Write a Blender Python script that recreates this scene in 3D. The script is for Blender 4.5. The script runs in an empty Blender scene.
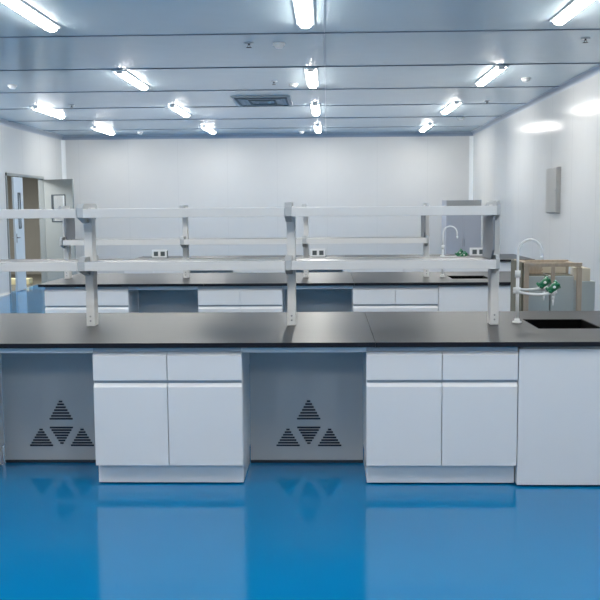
import bpy, bmesh, math
from mathutils import Matrix, Vector
S = bpy.context.scene
COL = S.collection
PI = math.pi

# ---------------------------------------------------------------- materials
def mat(name, color, rough=.5, metal=0., spec=.5, coat=0., coat_r=.05, noise=0., nscale=4., bump=0., bscale=60.,
        seam=None, emit=None, strength=0., stretch=(1, 1, 1), trans=0.):
    m = bpy.data.materials.new(name); m.use_nodes = True
    nt = m.node_tree; N = nt.nodes; L = nt.links
    b = N['Principled BSDF']
    b.inputs['Base Color'].default_value = (*color, 1)
    b.inputs['Roughness'].default_value = rough
    b.inputs['Metallic'].default_value = metal
    b.inputs['Specular IOR Level'].default_value = spec
    b.inputs['Coat Weight'].default_value = coat
    b.inputs['Coat Roughness'].default_value = coat_r
    b.inputs['Transmission Weight'].default_value = trans
    tc = N.new('ShaderNodeTexCoord'); mp = N.new('ShaderNodeMapping')
    mp.inputs['Scale'].default_value = stretch
    L.new(tc.outputs['Object'], mp.inputs['Vector'])
    out = None
    nz = N.new('ShaderNodeTexNoise'); nz.inputs['Scale'].default_value = nscale; nz.inputs['Detail'].default_value = 4
    L.new(mp.outputs['Vector'], nz.inputs['Vector'])
    rp = N.new('ShaderNodeMix'); rp.data_type = 'RGBA'
    k = 1 - noise
    rp.inputs['A'].default_value = (color[0] * k, color[1] * k, color[2] * k, 1)
    rp.inputs['B'].default_value = (min(1, color[0] * (1 + noise)), min(1, color[1] * (1 + noise)), min(1, color[2] * (1 + noise)), 1)
    L.new(nz.outputs['Fac'], rp.inputs['Factor'])
    out = rp.outputs['Result']
    if seam:      # (axis, period, width, darkness): joints between panels
        ax, per, w, dk = seam
        sp = N.new('ShaderNodeSeparateXYZ'); L.new(tc.outputs['Object'], sp.inputs[0])
        a = N.new('ShaderNodeMath'); a.operation = 'PINGPONG'; a.inputs[1].default_value = per / 2
        L.new(sp.outputs[ax], a.inputs[0])
        c = N.new('ShaderNodeMath'); c.operation = 'LESS_THAN'; c.inputs[1].default_value = w
        L.new(a.outputs[0], c.inputs[0])
        d = N.new('ShaderNodeMath'); d.operation = 'MULTIPLY'; d.inputs[1].default_value = dk
        L.new(c.outputs[0], d.inputs[0])
        mx = N.new('ShaderNodeMix'); mx.data_type = 'RGBA'
        L.new(d.outputs[0], mx.inputs['Factor']); L.new(out, mx.inputs['A'])
        mx.inputs['B'].default_value = (.2, .22, .25, 1)
        out = mx.outputs['Result']
    L.new(out, b.inputs['Base Color'])
    if bump:
        n2 = N.new('ShaderNodeTexNoise'); n2.inputs['Scale'].default_value = bscale; n2.inputs['Detail'].default_value = 2
        L.new(mp.outputs['Vector'], n2.inputs['Vector'])
        bp = N.new('ShaderNodeBump'); bp.inputs['Strength'].default_value = bump; bp.inputs['Distance'].default_value = .02
        L.new(n2.outputs['Fac'], bp.inputs['Height']); L.new(bp.outputs['Normal'], b.inputs['Normal'])
    if emit:
        b.inputs['Emission Color'].default_value = (*emit, 1)
        b.inputs['Emission Strength'].default_value = strength
    return m

M = dict(
    floor=mat('blue_epoxy_floor', (.001, .175, .40), .10, spec=.36, noise=.05, nscale=1.2, bump=.015, bscale=3.),
    wall=mat('white_wall_panel', (.60, .60, .595), .38, spec=.3, noise=.015, seam=(0, 1.15, .006, .1), bump=.012, bscale=2.),
    wallside=mat('white_side_wall_panel', (.57, .58, .58), .15, spec=.07, noise=.015, seam=(1, 1.15, .006, .25), bump=.01, bscale=2.),
    wallnear=mat('white_near_wall', (.82, .82, .80), .5, noise=.01),
    ceiling=mat('ceiling_panel', (.52, .64, .70), .14, spec=.42, noise=.03, bump=.004, bscale=1.5),
    strip=mat('grey_joint_profile', (.10, .14, .19), .4, noise=.03),
    cove=mat('aluminium_cove', (.30, .35, .42), .3, metal=.3, noise=.03),
    cove_white=mat('white_corner_cove', (.75, .77, .78), .3, noise=.01),
    cab=mat('white_painted_steel', (.74, .74, .74), .30, spec=.4, noise=.012, nscale=8),
    cabedge=mat('pale_grey_channel', (.38, .41, .44), .35, noise=.02),
    panel=mat('grey_painted_panel', (.50, .52, .53), .4, spec=.35, noise=.03, nscale=5),
    slot=mat('dark_vent_slot', (.012, .02, .04), .6, noise=.05),
    top=mat('black_epoxy_worktop', (.030, .030, .031), .36, spec=.52, noise=.08, nscale=12, bump=.02, bscale=5.),
    top2=mat('black_epoxy_worktop_matt', (.028, .028, .031), .42, spec=.42, noise=.08, nscale=12, bump=.02, bscale=5.),
    edge=mat('black_worktop_edge', (.006, .007, .012), .45, spec=.3, noise=.05),
    sink=mat('black_resin_sink', (.002, .002, .002), .7, spec=.05, noise=.05),
    rack=mat('white_coated_rack', (.70, .70, .69), .35, spec=.4, noise=.012),
    rackarm=mat('grey_rack_bracket', (.47, .49, .50), .45, noise=.02),
    board=mat('grey_shelf_board', (.20, .21, .22), .35, noise=.02),
    rackplate=mat('grey_rack_end_plate', (.20, .22, .25), .45, noise=.02),
    steel=mat('steel_bolt', (.35, .36, .38), .35, metal=.8, noise=.05),
    tap=mat('white_coated_tap', (.80, .82, .82), .25, noise=.01),
    green=mat('green_plastic_lever', (.01, .16, .07), .3, noise=.06, nscale=20),
    socket=mat('white_socket_plastic', (.75, .77, .78), .35, noise=.01),
    socketface=mat('dark_socket_face', (.06, .08, .09), .4, noise=.05),
    elec=mat('grey_electrical_enclosure', (.34, .34, .33), .45, noise=.03),
    greycab=mat('grey_steel_locker', (.40, .41, .45), .4, noise=.03),
    door=mat('grey_door_paint', (.24, .265, .265), .4, noise=.03),
    doorlight=mat('pale_door_paint', (.55, .62, .68), .35, noise=.02),
    doorframe=mat('pale_door_frame', (.60, .63, .66), .35, noise=.02),
    dark=mat('dark_trim_and_shadow', (.03, .045, .06), .5, noise=.05),  # dark trim and feet, also the painted shadow under kneehole panels
    corr=mat('corridor_wall_paint', (.33, .32, .28), .6, noise=.04),
    corrfloor=mat('corridor_floor', (.13, .125, .10), .5, noise=.05),
    glass=mat('clear_glass', (.95, .97, .97), .02, trans=1.),
    wood=mat('raw_pine', (.42, .34, .26), .65, noise=.22, nscale=6, stretch=(8, 8, 1)),
    darkwood=mat('dark_plywood', (.13, .12, .085), .7, noise=.2, nscale=6, stretch=(2, 8, 1)),
    carton=mat('grey_green_carton', (.42, .45, .43), .6, noise=.04),
    cream=mat('cream_cardboard', (.62, .55, .43), .7, noise=.08),
    yellow=mat('yellow_white_carton', (.75, .68, .42), .6, noise=.05),
    vent=mat('dark_grille_metal', (.10, .13, .15), .5, noise=.05),
    ventlight=mat('pale_grille_metal', (.38, .43, .47), .4, noise=.03),
    lamp=mat('lit_diffuser', (.9, .9, .9), .4, emit=(1., .965, .90), strength=60.),
    lampcap=mat('white_lamp_cap', (.8, .82, .84), .4, noise=.01),
    brass=mat('dark_sprinkler_metal', (.06, .07, .08), .4, metal=.6, noise=.05),
)

# ---------------------------------------------------------------- mesh helpers
class MB:
    def __init__(s): s.bm = bmesh.new(); s.mats = []
    def mi(s, m):
        if m is None: return 0
        if m not in s.mats: s.mats.append(m)
        return s.mats.index(m)
    def _add(s, t, m, smooth=False):
        i = s.mi(m)
        for f in t.faces: f.material_index = i; f.smooth = smooth
        me = bpy.data.meshes.new('t'); t.to_mesh(me); t.free(); s.bm.from_mesh(me); bpy.data.meshes.remove(me)
    def box(s, x0, x1, y0, y1, z0, z1, m=None, bev=0., rot=None):
        t = bmesh.new(); bmesh.ops.create_cube(t, size=1)
        bmesh.ops.scale(t, vec=(x1 - x0, y1 - y0, z1 - z0), verts=t.verts)
        if bev: bmesh.ops.bevel(t, geom=t.edges[:], offset=bev, segments=2, affect='EDGES', profile=.5)
        if rot: bmesh.ops.transform(t, matrix=rot.to_4x4(), verts=t.verts)
        bmesh.ops.translate(t, vec=((x0 + x1) / 2, (y0 + y1) / 2, (z0 + z1) / 2), verts=t.verts)
        s._add(t, m); return s
    def prism(s, pts, a, b, axis='x', m=None):      # polygon extruded along an axis
        t = bmesh.new()
        def P(u, v, w): return {'x': (w, u, v), 'y': (u, w, v), 'z': (u, v, w)}[axis]
        A = [t.verts.new(P(u, v, a)) for u, v in pts]; B = [t.verts.new(P(u, v, b)) for u, v in pts]
        t.faces.new(A); t.faces.new(B[::-1]); n = len(pts)
        for i in range(n): t.faces.new((A[i], B[i], B[(i + 1) % n], A[(i + 1) % n]))
        bmesh.ops.recalc_face_normals(t, faces=t.faces); s._add(t, m); return s
    def cyl(s, p0, p1, r0, r1=None, m=None, seg=20):
        r1 = r0 if r1 is None else r1; p0 = Vector(p0); p1 = Vector(p1); d = p1 - p0
        t = bmesh.new(); bmesh.ops.create_cone(t, cap_ends=True, segments=seg, radius1=r0, radius2=r1, depth=d.length)
        q = Vector((0, 0, 1)).rotation_difference(d.normalized())
        bmesh.ops.transform(t, matrix=Matrix.Translation((p0 + p1) / 2) @ q.to_matrix().to_4x4(), verts=t.verts)
        s._add(t, m, True); return s
    def tube(s, pts, r, m=None, seg=12):
        t = bmesh.new(); rings = []; pts = [Vector(p) for p in pts]
        ref = Vector((0, 1, 0))
        for i, p in enumerate(pts):
            d = (pts[min(i + 1, len(pts) - 1)] - pts[max(i - 1, 0)]).normalized()
            u = d.cross(ref)
            if u.length < .05: u = d.cross(Vector((0, 0, 1)))
            u.normalize(); v = d.cross(u).normalized()
            rings.append([t.verts.new(p + r * (math.cos(a) * u + math.sin(a) * v)) for a in [2 * PI * k / seg for k in range(seg)]])
        for a, b in zip(rings, rings[1:]):
            for k in range(seg): t.faces.new((a[k], b[k], b[(k + 1) % seg], a[(k + 1) % seg]))
        t.faces.new(rings[0]); t.faces.new(rings[-1])
        bmesh.ops.recalc_face_normals(t, faces=t.faces); s._add(t, m, True); return s
    def build(s, name, m=None, parent=None, loc=None):
        me = bpy.data.meshes.new(name); s.bm.normal_update(); s.bm.to_mesh(me); s.bm.free()
        if s.mats and not (len(s.mats) == 1 and s.mats[0] is None):
            for q in s.mats: me.materials.append(q if q else m)
        else: me.materials.append(m)
        o = bpy.data.objects.new(name, me); COL.objects.link(o)
        if parent: o.parent = parent
        if loc: o.location = loc
        return o

def tag(o, label, cat, group=None):
    o['label'] = label; o['category'] = cat
    if group: o['group'] = group
    return o
def empty(name, loc, label, cat, group=None):
    o = bpy.data.objects.new(name, None); COL.objects.link(o); o.location = loc; o.empty_display_size = .1
    return tag(o, label, cat, group)
def struct(o): o['kind'] = 'structure'; return o
def copy_tree(o, parent=None):
    c = o.copy(); COL.objects.link(c); c.parent = parent
    for ch in [k for k in bpy.data.objects if k.parent == o]: copy_tree(ch, c)
    return c
def put(proto, used, loc, label, cat=None, group=None):
    o = proto if not used else copy_tree(proto)
    o.location = loc; o['label'] = label
    if group: o['group'] = group
    return o

# ---------------------------------------------------------------- room shell
XL, XR, YB, YF, HC = -6.13, 3.33, 21.2, -3.6, 3.284
struct(MB().box(XL - .1, XR + .1, YF - .1, YB + .1, -.1, 0).build('floor', M['floor']))
struct(MB().box(XL - .1, XR + .1, YF - .1, YB + .1, HC, HC + .1).build('ceiling', M['ceiling']))
struct(MB().box(XL - .1, XR + .1, YB, YB + .1, 0, HC).build('wall_back', M['wall']))
struct(MB().box(XL - .1, XR + .1, YF - .1, YF, 0, HC).build('wall_front', M['wallnear']))
struct(MB().box(XR, XR + .1, YF, YB, 0, HC).build('wall_right', M['wallside']))
DY0, DY1, DH = 17.35, 19.70, 2.31
w = MB()
w.box(XL - .1, XL, YF, DY0, 0, HC); w.box(XL - .1, XL, DY1, YB, 0, HC); w.box(XL - .1, XL, DY0, DY1, DH, HC)
struct(w.build('wall_left', M['wallside']))
# ceiling joint profiles across the room and light joints along it
n = 1
y = 9.0 - 2.12 * 5
while y < YB - .5:
    struct(MB().box(XL, XR, y - .016, y + .016, HC - .007, HC).build('trim_%d' % n, M['strip'])); n += 1
    y += 2.12
for x in (-.02,):
    struct(MB().box(x - .004, x + .004, YF, YB, HC - .003, HC).build('trim_%d' % n, M['cove'])); n += 1
# coves between ceiling and walls (quarter-round profile) and in the corners
def cove(pts_fn): return [pts_fn(a) for a in [PI / 2 * k / 6 for k in range(7)]]
r = .07
q = [(YB, HC)] + [(YB - r + r * math.sin(a), HC - r + r * math.cos(a)) for a in [PI / 2 * k / 6 for k in range(7)]]
def quarter(cx, cz, sx, sz, r):       # concave cove polygon touching the two faces
    pts = [(cx, cz)]
    for k in range(7):
        a = PI / 2 * k / 6
        pts.append((cx + sx * (r - r * math.sin(a)), cz + sz * (r - r * math.cos(a))))
    return pts
struct(MB().prism(quarter(YB, HC, -1, -1, .09), XL, XR, 'x').build('trim_%d' % n, M['cove'])); n += 1
struct(MB().prism(quarter(XL, HC, 1, -1, .09), YF, YB, 'y').build('trim_%d' % n, M['cove'])); n += 1
struct(MB().prism(quarter(XR, HC, -1, -1, .07), YF, YB, 'y').build('trim_%d' % n, M['cove'])); n += 1
struct(MB().prism(quarter(XL, YB, 1, -1, .08), 0, HC - .09, 'z').build('trim_%d' % n, M['cove_white'])); n += 1
struct(MB().prism(quarter(XR, YB, -1, -1, .08), 0, HC - .09, 'z').build('trim_%d' % n, M['cove_white'])); n += 1
struct(MB().prism(quarter(YB, 0, -1, 1, .05), XL, XR, 'x').build('baseboard_back', M['cove_white']))
struct(MB().prism(quarter(XR, 0, -1, 1, .05), YF, YB, 'y').build('baseboard_right', M['wallside']))
b = MB(); b.prism(quarter(XL, 0, 1, 1, .05), YF, DY0 - .06, 'y'); b.prism(quarter(XL, 0, 1, 1, .05), DY1 + .06, YB, 'y')
struct(b.build('baseboard_left', M['wallside']))

# corridor beyond the doorway
struct(MB().box(-8.3, XL - .1, 14.5, 22.5, -.1, -.002).build('floor_corridor', M['corrfloor']))
c = MB(); c.box(-8.3, -8.2, 14.5, 22.5, 0, 2.7); c.box(-8.2, XL - .1, 22.4, 22.5, 0, 2.7); c.box(-8.2, XL - .1, 14.5, 14.6, 0, 2.7)
struct(c.build('wall_corridor', M['corr']))
struct(MB().box(-8.3, XL - .1, 14.5, 22.5, 2.7, 2.8).build('ceiling_corridor', M['corr']))
ld = bpy.data.lights.new('corridor_light', 'AREA'); ld.energy = 120; ld.size = 1.; lo = bpy.data.objects.new('corridor_light', ld)
lo.location = (-7.3, 18.6, 2.66); COL.objects.link(lo)
tag(MB().box(-.32, .32, -.12, .12, 0, .13, bev=.01).build('carton', M['yellow'], loc=(-6.72, 19.45, 0)),
    'pale yellow flat carton lying on the corridor floor beyond the open doorway', 'box')

# doorway: frame, pale narrow leaf with a slot window, grey leaf swung into the room
f = MB()
f.box(XL - .1, XL + .02, DY0, DY0 + .05, 0, DH); f.box(XL - .1, XL + .02, DY1 - .05, DY1, 0, DH); f.box(XL - .1, XL + .02, DY0, DY1, DH - .05, DH)
f.box(XL - .1, XL - .03, 18.22, 18.25, 0, DH - .05)
struct(f.build('door_3', M['door']))
def leaf(name, width, m, win, loc, rz, handle_u):
    # leaf lies along +u from its hinge, in the local XZ plane
    t = MB(); h = DH - .07; u0, u1, z0, z1 = win; d = .02
    t.box(0, u0, -d, d, .01, h); t.box(u1, width, -d, d, .01, h); t.box(u0, u1, -d, d, .01, z0); t.box(u0, u1, -d, d, z1, h)
    o = t.build(name, m); o.location = loc; o.rotation_euler.z = rz; struct(o)
    MB().box(u0, u1, -.004, .004, z0, z1).build('pane', M['glass'], o)
    g = MB()
    for s in (-1, 1):
        y0, y1 = sorted((s * .018, s * .027))
        g.box(u0 - .02, u0 + .004, y0, y1, z0 - .02, z1 + .02); g.box(u1 - .004, u1 + .02, y0, y1, z0 - .02, z1 + .02)
        g.box(u0, u1, y0, y1, z0 - .02, z0 + .004); g.box(u0, u1, y0, y1, z1 - .004, z1 + .02)
    g.build('window_frame', M['dark'], o)
    k = MB()
    for s in (-1, 1):
        k.cyl((handle_u, s * .018, 1.06), (handle_u, s * .065, 1.06), .012)
        k.box(handle_u - .02, handle_u + .02, min(s * .018, s * .026), max(s * .018, s * .026), .96, 1.14)
        e = .11 if handle_u < width / 2 else -.11
        k.cyl((handle_u, s * .06, 1.06), (handle_u + e, s * .06, 1.06), .011)
    k.build('handle', M['steel'], o)
    return o
leaf('door_1', .55, M['doorlight'], (.20, .32, 1.25, 1.92), (XL + .02, 18.22, 0), -PI / 2 + math.radians(1), .49)
leaf('door_2', .80, M['door'], (.22, .58, 1.35, 1.90), (XL + .05, 19.62, 0), -math.radians(27), .74)

# ---------------------------------------------------------------- bench units
BX0, BX1 = -2.96, 2.15
CABW, PITCH, C0 = .865, 1.580, -1.360
def make_cabinet():
    root = empty('base_cabinet', (0, 0, 0), 'x', 'cabinet')
    b = MB(); b.box(0, CABW, .02, .50, .122, .821, bev=.002)
    b.build('body', M['cab'], root)
    MB().box(.004, CABW - .004, .05, .47, .009, .122, bev=.002).build('plinth', M['cab'], root)
    for fx in (.08, CABW - .08):
        for fy in (.10, .42): MB().cyl((fx, fy, 0), (fx, fy, .01), .02).build('foot', M['dark'], root)
    MB().box(.004, CABW - .004, .006, .022, .795, .818).build('top_rail', M['cabedge'], root)
    MB().box(.004, CABW - .004, .015, .022, .610, .630).build('pull_channel', M['cabedge'], root)
    for k in range(2):
        x0 = .002 + k * CABW / 2; x1 = x0 + CABW / 2 - .005
        d = MB(); d.prism([(0, .126), (0, .588), (.014, .611), (.02, .611), (.02, .126)], x0, x1, 'x').build('door', M['cab'], root)
        g = MB(); g.prism([(0, .629), (0, .771), (.014, .790), (.02, .790), (.02, .629)], x0, x1, 'x').build('drawer', M['cab'], root)
    return root
def make_kneepanel(wd):
    root = empty('kneehole_panel', (0, 0, 0), 'x', 'panel')
    MB().box(.001, wd - .001, .50, .515, .0185, .82).build('back_panel', M['panel'], root)
    MB().box(.001, wd - .001, .03, .06, .785, .820, bev=.002).build('apron_rail', M['cab'], root)
    MB().box(.001, wd - .001, .494, .5155, .002, .018).build('bottom_shadow', M['dark'], root)  # dark strip standing in for the shadow line under the panel
    MB().cyl((.30, .53, 0), (.30, .53, .1), .012).build('foot', M['steel'], root)
    cx = wd / 2 + .014
    def tri(cx, zb, zt, up):
        t = MB(); n = 7
        for k in range(n):
            fz = (k + .5) / n
            z = zb + (zt - zb) * fz
            wdt = (1 - k / n if up else (k + 1) / n) * .148
            t.box(cx - wdt / 2, cx + wdt / 2, .494, .502, z - .0047, z + .0047)
        t.build('vent_grille', M['slot'], root)
    tri(cx, .277, .408, True); tri(cx, .120, .238, False)
    tri(cx - .132, .105, .225, True); tri(cx + .132, .105, .225, True)
    return root
cab0 = make_cabinet(); used_c = [False]
knee0 = make_kneepanel(PITCH - CABW); used_k = [False]
def cabinet(x, y, label, group):
    put(cab0, used_c[0], (x, y, 0), label, group=group); used_c[0] = True
def knee(x, y, label, group):
    put(knee0, used_k[0], (x, y, 0), label, group=group); used_k[0] = True

def worktop(y, x0, x1, cuts, sink, label):
    """slabs with seams at `cuts`; optional rectangular sink opening (x0,x1,y0,y1)"""
    root = empty('worktop', ((x0 + x1) / 2, y + .75, .8215), label, 'worktop')
    xs = [x0] + cuts + [x1]
    ox, oy, oz = root.location
    for a, b_ in zip(xs, xs[1:]):
        t = MB(); a2 = a + (.0012 if a != x0 else 0); b2 = b_ - (.0012 if b_ != x1 else 0)
        def slab(p, q, r_, s_):
            t.box(p - ox, q - ox, r_ - oy, s_ - oy, 0, .028, M['top2'] if a > 0 else M['top'])
        if sink and a2 < sink[0] < b2:
            slab(a2, sink[0], y - .022, y + 1.5); slab(sink[1], b2, y - .022, y + 1.5)
            slab(sink[0], sink[1], y - .022, sink[2]); slab(sink[0], sink[1], sink[3], y + 1.5)
        else: slab(a2, b2, y - .022, y + 1.5)
        o = t.build('slab', M['top'], root)
        MB().box(a2 - ox, b2 - ox, -.7745, -.772, .0002, .0275, bev=.0008).build('edge_strip', M['edge'], o)
    return root
def make_sink(x0, x1, y0, y1):
    t = MB(); d = .24; e = .012; W, H_ = x1 - x0, y1 - y0
    zt = .0
    t.box(0, W, 0, H_, -d, -d + .01); t.box(0, e, 0, H_, -d, zt); t.box(W - e, W, 0, H_, -d, zt)
    t.box(0, W, 0, e, -d, zt); t.box(0, W, H_ - e, H_, -d, zt)
    root = empty('sink', (x0, y0, .847), 'x', 'sink')
    t.build('basin', M['sink'], root)
    g = MB(); g.cyl((W / 2, H_ / 2, -d + .01), (W / 2, H_ / 2, -d + .016), .035); g.build('drain', M['steel'], root)
    return root

def make_tap():
    root = empty('lab_tap', (0, 0, 0), 'x', 'tap')
    b = MB(); b.cyl((0, 0, 0), (0, 0, .012), .030); b.cyl((0, 0, .012), (0, 0, .03), .022, .015); b.cyl((0, 0, .02), (0, 0, .33), .0115)
    b.cyl((0, 0, .30), (0, 0, .345), .018); b.cyl((0, 0, .195), (0, 0, .235), .019)
    b.build('column', M['tap'], root)
    pts = [(0, 0, .34), (0, 0, .40), (0, 0, .470)]
    R = .076
    for k in range(1, 15):
        a = PI - PI * 1.02 * k / 14
        pts.append((R + R * math.cos(a), 0, .470 + R * math.sin(a)))
    pts.append((2 * R + .002, 0, .435))
    s = MB(); s.tube(pts, .0085); s.cyl((2 * R + .002, 0, .44), (2 * R + .002, 0, .415), .0105, .009)
    s.build('swan_neck', M['tap'], root)
    # a lower pair of side outlets, each an arm, valve with green lever and a ribbed nozzle
    for (ex, ey, z, bow) in ((.215, -.07, .205, -.05), (.193, .09, .222, .05)):
        arm = MB(); P = []
        for k in range(11):
            u = k / 10
            P.append((ex * u - .0 , ey * u + bow * math.sin(PI * u) * .8, z - .012 * math.sin(PI * u)))
        arm.tube(P, .0095); arm.cyl((-.028, 0, z), (.0, 0, z), .012, .014)
        ao = arm.build('outlet_arm', M['tap'], root)
        v = MB(); v.cyl((ex, ey, z - .02), (ex, ey, z + .022), .015); v.cyl((ex, ey, z - .02), (ex, ey, z - .045), .010, .008)
        v.cyl((ex, ey, z - .045), (ex, ey, z - .085), .0075, .0045)
        v.cyl((ex - .004, ey, z), (ex + .022, ey, z + .008), .013)
        v.build('nozzle', M['tap'], ao)
        h = MB()
        q = Matrix.Rotation(math.radians(-40), 3, 'Y')
        c0 = Vector((ex, ey, z + .030)); ax = Vector((.77, 0, .64))
        h.cyl(c0 - ax * .036, c0 + ax * .034, .022, .026, seg=24)
        for u in (-.032, .036):
            for k in range(3):
                a = 2 * PI * k / 3 + .5; n1 = Vector((-.64, 0, .77)) * math.cos(a) + Vector((0, 1, 0)) * math.sin(a)
                h.cyl(c0 + ax * u, c0 + ax * u + n1 * .032, .011, .009)
        v2 = MB(); v2.cyl(c0 + ax * .001 + Vector((0, -.022, .006)), c0 + ax * .001 + Vector((0, -.031, .008)), .009); v2.build('cap', M['tap'], ao)
        h.build('lever', M['green'], ao)
    return root

POSTX = [-2.87, -1.555, -.235, 1.078]
def make_rack():
    root = empty('reagent_rack', (0, 0, .85), 'x', 'rack')
    hb = .19
    for i, px in enumerate(POSTX):
        p = MB(); p.box(px - .0275, px + .0275, -.05, .05, .0, .775, bev=.004)
        po = p.build('post', M['rack'], root)
        bl = MB()
        for z in (.035, .065): bl.cyl((px, -.0535, z), (px, -.049, z), .006)
        bl.build('bolt', M['steel'], po)
        end = i in (0, 3)
        for z in (.37, .71):
            a = MB(); xa, xb = (px - .019, px + .004) if i == 3 else ((px - .028, px - .004) if i == 0 else (px - .034, px + .008))
            a.prism([(-hb + .004, z + .002), (-hb + .004, z + .062), (-hb + .03, z + .088), (hb - .03, z + .088), (hb - .004, z + .062), (hb - .004, z + .002), (.05, z - .035), (-.05, z - .035)],
                    xa, xb, 'x')
            a.build('bracket', M['rackarm'], root)
        if end:
            sx = .036 if i == 0 else -.036
            t = MB(); t.prism([(-hb, .49), (-hb + .07, .43), (hb - .002, .43), (hb - .002, .70), (-hb, .70)], px + sx - .006, px + sx + .006, 'x')
            t.build('end_plate', M['rackplate'], root)
    for a, b_ in zip(POSTX, POSTX[1:]):
        for z in (.372, .709):
            s = MB(); x0, x1 = a + .009, b_ - .035
            if b_ == POSTX[-1]: x1 = b_ - .020
            s.box(x0, x1, -hb, hb, z + .036, z + .052, M['board']); s.box(x0, x1, -hb - .004, -hb + .010, z, z + .058, M['rack'], bev=.002)
            s.box(x0, x1, hb - .010, hb + .004, z, z + .058, M['rack'], bev=.002)
            s.build('shelf', M['rack'], root)
    return root

rack0 = make_rack(); tap0 = make_tap()
D1, D2, D3 = 5.168, 9.235, 13.09
SX0, SX1 = 1.318, 1.722
# bench 1 --------------------------------------------------------------
gB = ['cabinets of the near bench', 'cabinets of the middle bench', 'cabinets of the rear bench']
kB = ['kneehole panels of the near bench', 'kneehole panels of the middle bench', 'kneehole panels of the rear bench']
spot = {-1: 'at the far left, only its right side showing', 0: 'left of the centre kneehole', 1: 'next to the plain sink panel'}
for i in (-1, 0, 1):
    cabinet(C0 + PITCH * i, D1, 'white two-door cabinet of the nearest bench, ' + spot[i], gB[0])
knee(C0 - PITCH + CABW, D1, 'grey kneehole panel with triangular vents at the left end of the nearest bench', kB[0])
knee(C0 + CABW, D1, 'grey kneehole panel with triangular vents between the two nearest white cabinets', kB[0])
def sinkbase(x0, x1, y, label):
    root = empty('sink_cabinet', (x0, y, 0), label, 'cabinet')
    MB().box(.003, x1 - x0, .0, .018, .012, .805, bev=.002).build('front_panel', M['cab'], root)
    MB().box(.003, x1 - x0, .018, .04, .805, .820).build('top_rail', M['cabedge'], root)
    t = MB(); t.box(.003, .021, .018, .50, .012, .820); t.box(x1 - x0 - .018, x1 - x0, .018, .50, .012, .820); t.box(.021, x1 - x0 - .018, .482, .50, .012, .6)
    t.build('side_panel', M['cab'], root)
    fo = MB()
    for x in (.12, x1 - x0 - .12):
        MB().cyl((x, .06, 0), (x, .06, .014), .02).build('foot', M['steel'], root)
    return root
X1E = C0 + PITCH + CABW
sinkbase(X1E, BX1, D1, 'plain white sink cabinet front at the right end of the nearest bench')
worktop(D1, BX0, BX1, [.27], (SX0, SX1, D1 + .538, D1 + 1.018), 'long black worktop of the nearest bench with grey sheen')
s0 = make_sink(SX0, SX1, D1 + .538, D1 + 1.018); s0['label'] = 'black sink let into the nearest worktop beside the white tap'; s0['group'] = 'bench sinks'
put(rack0, False, (0, D1 + .778, .8505), 'white two-tier reagent rack standing on the nearest worktop', group='reagent racks')
put(tap0, False, (1.243, D1 + .823, .8505), 'white swan-neck tap with green levers on the nearest worktop by the wooden crate', group='lab taps')
# bench 2 --------------------------------------------------------------
DX = .035
sp2 = {-1: 'leftmost, partly behind the left rack post', 0: 'left of the centre rack post', 1: 'beside the plain sink cabinet'}
for i in (-1, 0, 1):
    cabinet(C0 + PITCH * i + DX, D2, 'white drawer cabinet of the middle bench, ' + sp2[i], gB[1])
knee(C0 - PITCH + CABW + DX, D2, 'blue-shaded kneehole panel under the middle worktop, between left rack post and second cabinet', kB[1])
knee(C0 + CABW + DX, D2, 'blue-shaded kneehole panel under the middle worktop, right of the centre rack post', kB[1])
sinkbase(X1E + DX, BX1 + DX, D2, 'plain white sink cabinet of the middle bench left of the right rack post')
worktop(D2, BX0, BX1 + DX, [-1.26, .27], (SX0, SX1, D2 + .44, D2 + .86), 'black worktop of the middle bench seen below the near rack shelf')
s1 = copy_tree(s0); s1.location = (SX0, D2 + .44, .847); s1['label'] = 'black sink let into the middle worktop behind the near rack'
for ch in s1.children: ch.scale = (1, .42 / .48, 1)
put(rack0, True, (0, D2 + .755, .8505), 'white two-tier reagent rack on the middle bench, showing between the near shelves')
put(tap0, True, (1.25, D2 + .70, .8505), 'white swan-neck tap with green levers on the middle worktop before the grey locker')
# bench 3 --------------------------------------------------------------
B3 = 2.95
for i, t in zip((-1, 0, 1), ('leftmost of its row', 'second of its row', 'third of its row')):
    cabinet(C0 + PITCH * i, D3, 'white drawer cabinet of the rearmost bench, mostly hidden by shelves, ' + t, gB[2])
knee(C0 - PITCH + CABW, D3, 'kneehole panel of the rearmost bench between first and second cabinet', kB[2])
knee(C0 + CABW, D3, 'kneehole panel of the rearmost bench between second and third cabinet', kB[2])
sinkbase(X1E, B3, D3, 'plain white cabinet front at the right end of the rearmost bench')
worktop(D3, BX0, B3, [C0 + .39, .27], None, 'black worktop of the rearmost bench carrying the socket boxes')

def make_socket():
    root = empty('socket_box', (0, 0, 0), 'x', 'socket')
    MB().prism([(-.045, 0), (-.035, .125), (.045, .125), (.045, 0)], -.115, .115, 'x').build('housing', M['socket'], root)
    for s in (-1, 1):
        t = MB(); x = s * .052
        t.prism([(-.0455, .032), (-.0405, .100), (-.034, .100), (-.036, .032)], x - .033, x + .033, 'x')
        t.build('outlet', M['socketface'], root)
    MB().box(-.125, .125, -.05, .05, 0, .008).build('base', M['socketface'], root)
    MB().box(.1155, .12, -.04, .04, 0.008, .11).build('side_cover', M['socketface'], root)
    return root
k0 = make_socket()
for i, (x, t) in enumerate(((-2.585, 'farthest left'), (-.145, 'right of the centre rack post'), (2.29, 'beside the grey locker'))):
    put(k0, i > 0, (x, 14.0, .8505), 'white double socket box on the rearmost worktop, ' + t, group='double socket boxes')

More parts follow.
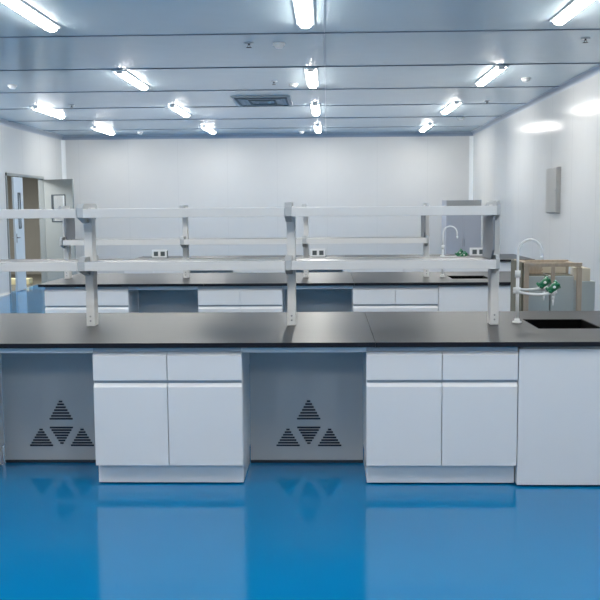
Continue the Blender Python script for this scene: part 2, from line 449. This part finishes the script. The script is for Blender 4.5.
# ---------------------------------------------------------------- things by the right wall
root = empty('steel_locker', (2.745, 18.9, 0), 'tall grey steel locker standing at the back right corner', 'locker')
MB().box(-.35, .35, -.38, .38, .05, 1.73, bev=.006).build('body', M['greycab'], root)
for s in (0, 1):
    d = MB().box(-.345 + s * .346, -.001 + s * .346, -.40, -.381, .07, 1.58, bev=.002).build('door', M['greycab'], root)
    MB().box(-.03 + s * .04, -.015 + s * .04, -.42, -.401, .8, .95, bev=.002).build('handle', M['steel'], d)
MB().box(-.34, .34, -.39, -.381, 1.6, 1.72).build('head_panel', M['elec'], root)
MB().box(-.33, .33, -.34, .36, 0, .05).build('plinth', M['dark'], root)

root = empty('electrical_cabinet', (3.275, 13.52, 1.50), 'grey electrical cabinet mounted high on the right wall', 'electrical cabinet')
MB().box(.0, .055, -.31, .31, 0, .66, bev=.006).build('body', M['elec'], root)
MB().box(-.012, -.0005, -.305, .305, .01, .65, bev=.003).build('door', M['elec'], root)
MB().cyl((-.02, -.27, .33), (-.0125, -.27, .33), .012).build('lock', M['steel'], root)

# wooden crate, cartons
cx0, cx1, cy0, cy1, ct = 1.565, 2.085, 7.52, 7.98, 1.135
root = empty('wooden_crate', ((cx0 + cx1) / 2, (cy0 + cy1) / 2, 0), 'open pine frame crate standing behind the near sink by the right wall', 'crate')
ox, oy, _ = root.location
def W(name, x0, x1, y0, y1, z0, z1, m='wood', rot=None):
    return MB().box(x0 - ox, x1 - ox, y0 - oy, y1 - oy, z0, z1, bev=.002, rot=rot).build(name, M[m], root)
pw = .038
for x in (cx0 + .05, cx1 - pw):
    for y_ in (cy0, cy1 - pw): W('post', x, x + pw, y_, y_ + pw, 0, ct - .026 + (.02 if x < 1.8 else 0))
for y_ in (cy0, cy1 - .03):
    W('rail', cx0 + .05, cx1, y_ - .001, y_ + .025, ct - .02, ct + .012)
W('rail', cx0 + .05, cx0 + .08, cy0 + pw, cy1 - pw, ct - .02, ct + .02); W('rail', cx1 - .03, cx1, cy0 + pw, cy1 - pw, ct - .03, ct)
for x in (1.80, 1.895, 1.97): W('slat', x, x + .035 + (.0 if x != 1.97 else -.015), cy1 - .062, cy1 - .047, .90, ct - .02)
W('slat', 1.835, 1.865, cy0 + .002, cy0 + .018, .98, ct - .02)
W('side_board', cx0 + .03, cx0 + .048, cy0 + .02, cy1, .05, ct + .015, 'darkwood')
W('floor_board', cx0 + .1, cx1 - .05, cy0 + .05, cy1 - .06, .03, .05)
for (x0, x1, lab) in ((cx0 + .100, 1.838, 'left of the two grey boxes standing inside the wooden crate'), (1.848, 2.038, 'right of the two grey boxes standing inside the wooden crate')):
    r_ = empty('equipment_box', ((x0 + x1) / 2, cy0 + .21, .05), lab, 'box', 'grey boxes in the crate'); hw = (x1 - x0) / 2
    MB().box(-hw, hw, -.14, .13, 0, .985, bev=.006).build('body', M['carton'], r_)
    MB().box(-hw + .01, hw - .01, -.135, .125, 0.986, 0.991).build('lid', M['darkwood'], r_)
# torn cream cardboard and packing lying on the boxes
t = MB()
t.box(-.08, .03, -.05, .08, .0, .016)
t.prism([(-.09, .012), (-.085, .07), (-.02, .085), (.04, .04), (.02, .012)], -.02, -.012, 'y')
t.prism([(-.03, .012), (.02, .08), (.055, .085), (.03, .012)], .03, .04, 'y', M['wood'])
tag(t.build('cardboard_flap', M['cream'], loc=(1.77, 7.72, 1.044)), 'crumpled cream cardboard lying on the left grey box in the crate', 'cardboard')
t = MB(); t.box(-.10, .10, -.006, .006, 0, .085, bev=.001); t.box(-.10, .10, .0, .08, 0, .01, bev=.001)
tag(t.build('foam_sheet', M['cream'], loc=(1.92, 7.80, 1.044)), 'cream foam sheet propped on the right grey box in the crate', 'packing foam')
r_ = empty('storage_box', (2.18, 7.95, 0), 'low grey-green box with a cream top at the right of the wooden crate', 'box')
MB().box(-.045, .10, -.13, .15, 0, .97, bev=.006).build('body', M['carton'], r_)
MB().box(-.045, .06, -.12, .13, .971, 1.08, bev=.004).build('lid', M['cream'], r_)

# ---------------------------------------------------------------- ceiling fittings
def make_lamp():
    root = empty('ceiling_lamp', (0, 0, HC), 'x', 'lamp')
    MB().box(-.080, .080, -.76, .80, -.014, 0, bev=.002).build('housing', M['lampcap'], root)
    d = MB(); pts = [(-.056, -.014)] + [(-.056 * math.cos(PI * k / 10), -.014 - .036 * math.sin(PI * k / 10)) for k in range(1, 10)] + [(.056, -.014)]
    d.prism(pts, -.72, .76, 'y').build('diffuser', M['lamp'], root)
    for s in (-1, 1):
        c = MB(); y0, y1 = (-.75, -.7205) if s < 0 else (.7605, .79); c.box(-.045, .045, y0, y1, -.044, -.0145, bev=.008)
        c.build('end_cap', M['lampcap'], root)
    return root
lamp0 = make_lamp(); first = True
cols = [(-4.78, 'far left'), (-2.52, 'left'), (-.19, 'middle'), (2.10, 'right')]
rows = [(-.6, None), (3.6, None), (7.75, 'nearest in view'), (11.98, 'second from the viewer'), (15.80, 'third from the viewer'), (19.65, 'rearmost, near the back wall')]
for cx, cn in cols:
    for ry, rn in rows:
        if rn and not (cn == 'far left' and ry < 14):
            lab = 'bright ceiling strip lamp of the %s row, %s' % (cn, rn); g = 'ceiling strip lamps'
        else:
            lab = 'ceiling strip lamp above the top or left of the picture, out of view'; g = 'ceiling strip lamps out of view'
        put(lamp0, not first, (cx, ry, HC), lab, group=g); first = False

r_ = empty('air_diffuser', (-1.0, 14.55, HC), 'square louvred air diffuser in the ceiling left of the middle lamps', 'air vent')
MB().box(-.45, .45, -.60, .60, -.02, 0, bev=.004).build('frame', M['ventlight'], r_)
for k in range(4):
    a = .40 - k * .095; b_ = .54 - k * .13; t = MB(); e = .035; z0, z1 = -.034, -.0205
    t.box(-a, a, -b_, -b_ + e, z0, z1); t.box(-a, a, b_ - e, b_, z0, z1); t.box(-a, -a + e, -b_ + e, b_ - e, z0, z1); t.box(a - e, a, -b_ + e, b_ - e, z0, z1)
    t.build('louvre', M['vent'] if k % 2 == 0 else M['ventlight'], r_)

def make_sprinkler():
    r = empty('sprinkler', (0, 0, HC), 'x', 'sprinkler')
    MB().cyl((0, 0, 0), (0, 0, -.008), .05, .045).build('rose', M['ventlight'], r)
    MB().cyl((0, 0, -.008), (0, 0, -.025), .010).box(-.014, -.010, -.003, .003, -.045, -.025).box(.010, .014, -.003, .003, -.045, -.025).cyl((0, 0, -.045), (0, 0, -.048), .028).build('head', M['brass'], r)
    return r
def make_detector():
    r = empty('smoke_detector', (0, 0, HC), 'x', 'smoke detector')
    MB().cyl((0, 0, 0), (0, 0, -.02), .062).build('base', M['socket'], r)
    MB().cyl((0, 0, -.02), (0, 0, -.05), .055, .035).build('sensor', M['socket'], r)
    return r
sp, de = make_sprinkler(), make_detector()
for i, (x, y_, t) in enumerate(((-.79, 9.49, 'in the second ceiling panel left of centre'), (2.60, 9.46, 'near the right wall beside the nearest right lamp'), (-4.13, 14.9, 'near the far left lamps'),
        (2.57, 14.96, 'between second and third right lamps'), (-.70, 12.35, 'beside the second middle lamp, left of the detector'))):
    put(sp, i > 0, (x, y_, HC), 'small dark ceiling sprinkler ' + t, group='ceiling sprinklers')
for i, (x, y_, t) in enumerate(((-.485, 9.52, 'left of the nearest middle lamp'), (2.62, 12.33, 'right of the second right lamp'), (-.45, 12.62, 'left of the second middle lamp'),
        (-4.24, 12.42, 'at the left picture edge'), (2.53, 17.59, 'right of the third right lamp'), (-.56, 20.5, 'left of the rearmost middle lamp'), (-4.1, 20.2, 'between the rearmost left lamps'))):
    put(de, i > 0, (x, y_, HC), 'round white smoke detector on the ceiling ' + t, group='smoke detectors')

# ---------------------------------------------------------------- world, camera
wd = bpy.data.worlds.new('world'); S.world = wd; wd.use_nodes = True
wd.node_tree.nodes['Background'].inputs[0].default_value = (.6, .7, .8, 1); wd.node_tree.nodes['Background'].inputs[1].default_value = .05
f, pi_, ya, ro, H = 912.2915, 0.1019, 0.0305, 0.0077, 1.6207
c, s = math.cos(ya), math.sin(ya)
r = Vector((c, s, 0)); fw = Vector((-s * math.cos(pi_), c * math.cos(pi_), -math.sin(pi_))); up = r.cross(fw)
R2 = math.cos(ro) * r - math.sin(ro) * up; U2 = math.cos(ro) * up + math.sin(ro) * r
cd = bpy.data.cameras.new('camera'); cd.sensor_width = 36; cd.lens = f * 36 / 600; cd.clip_end = 200
co = bpy.data.objects.new('camera', cd); COL.objects.link(co)
co.matrix_world = Matrix(((R2.x, U2.x, -fw.x, 0), (R2.y, U2.y, -fw.y, 0), (R2.z, U2.z, -fw.z, H), (0, 0, 0, 1)))
S.camera = co
S.view_settings.view_transform = 'Standard'; S.view_settings.look = 'None'
S.view_settings.gamma = 1; S.view_settings.use_curve_mapping = False
S.view_settings.exposure = 0.17
S.cycles.max_bounces = 10; S.cycles.diffuse_bounces = 6; S.cycles.glossy_bounces = 5
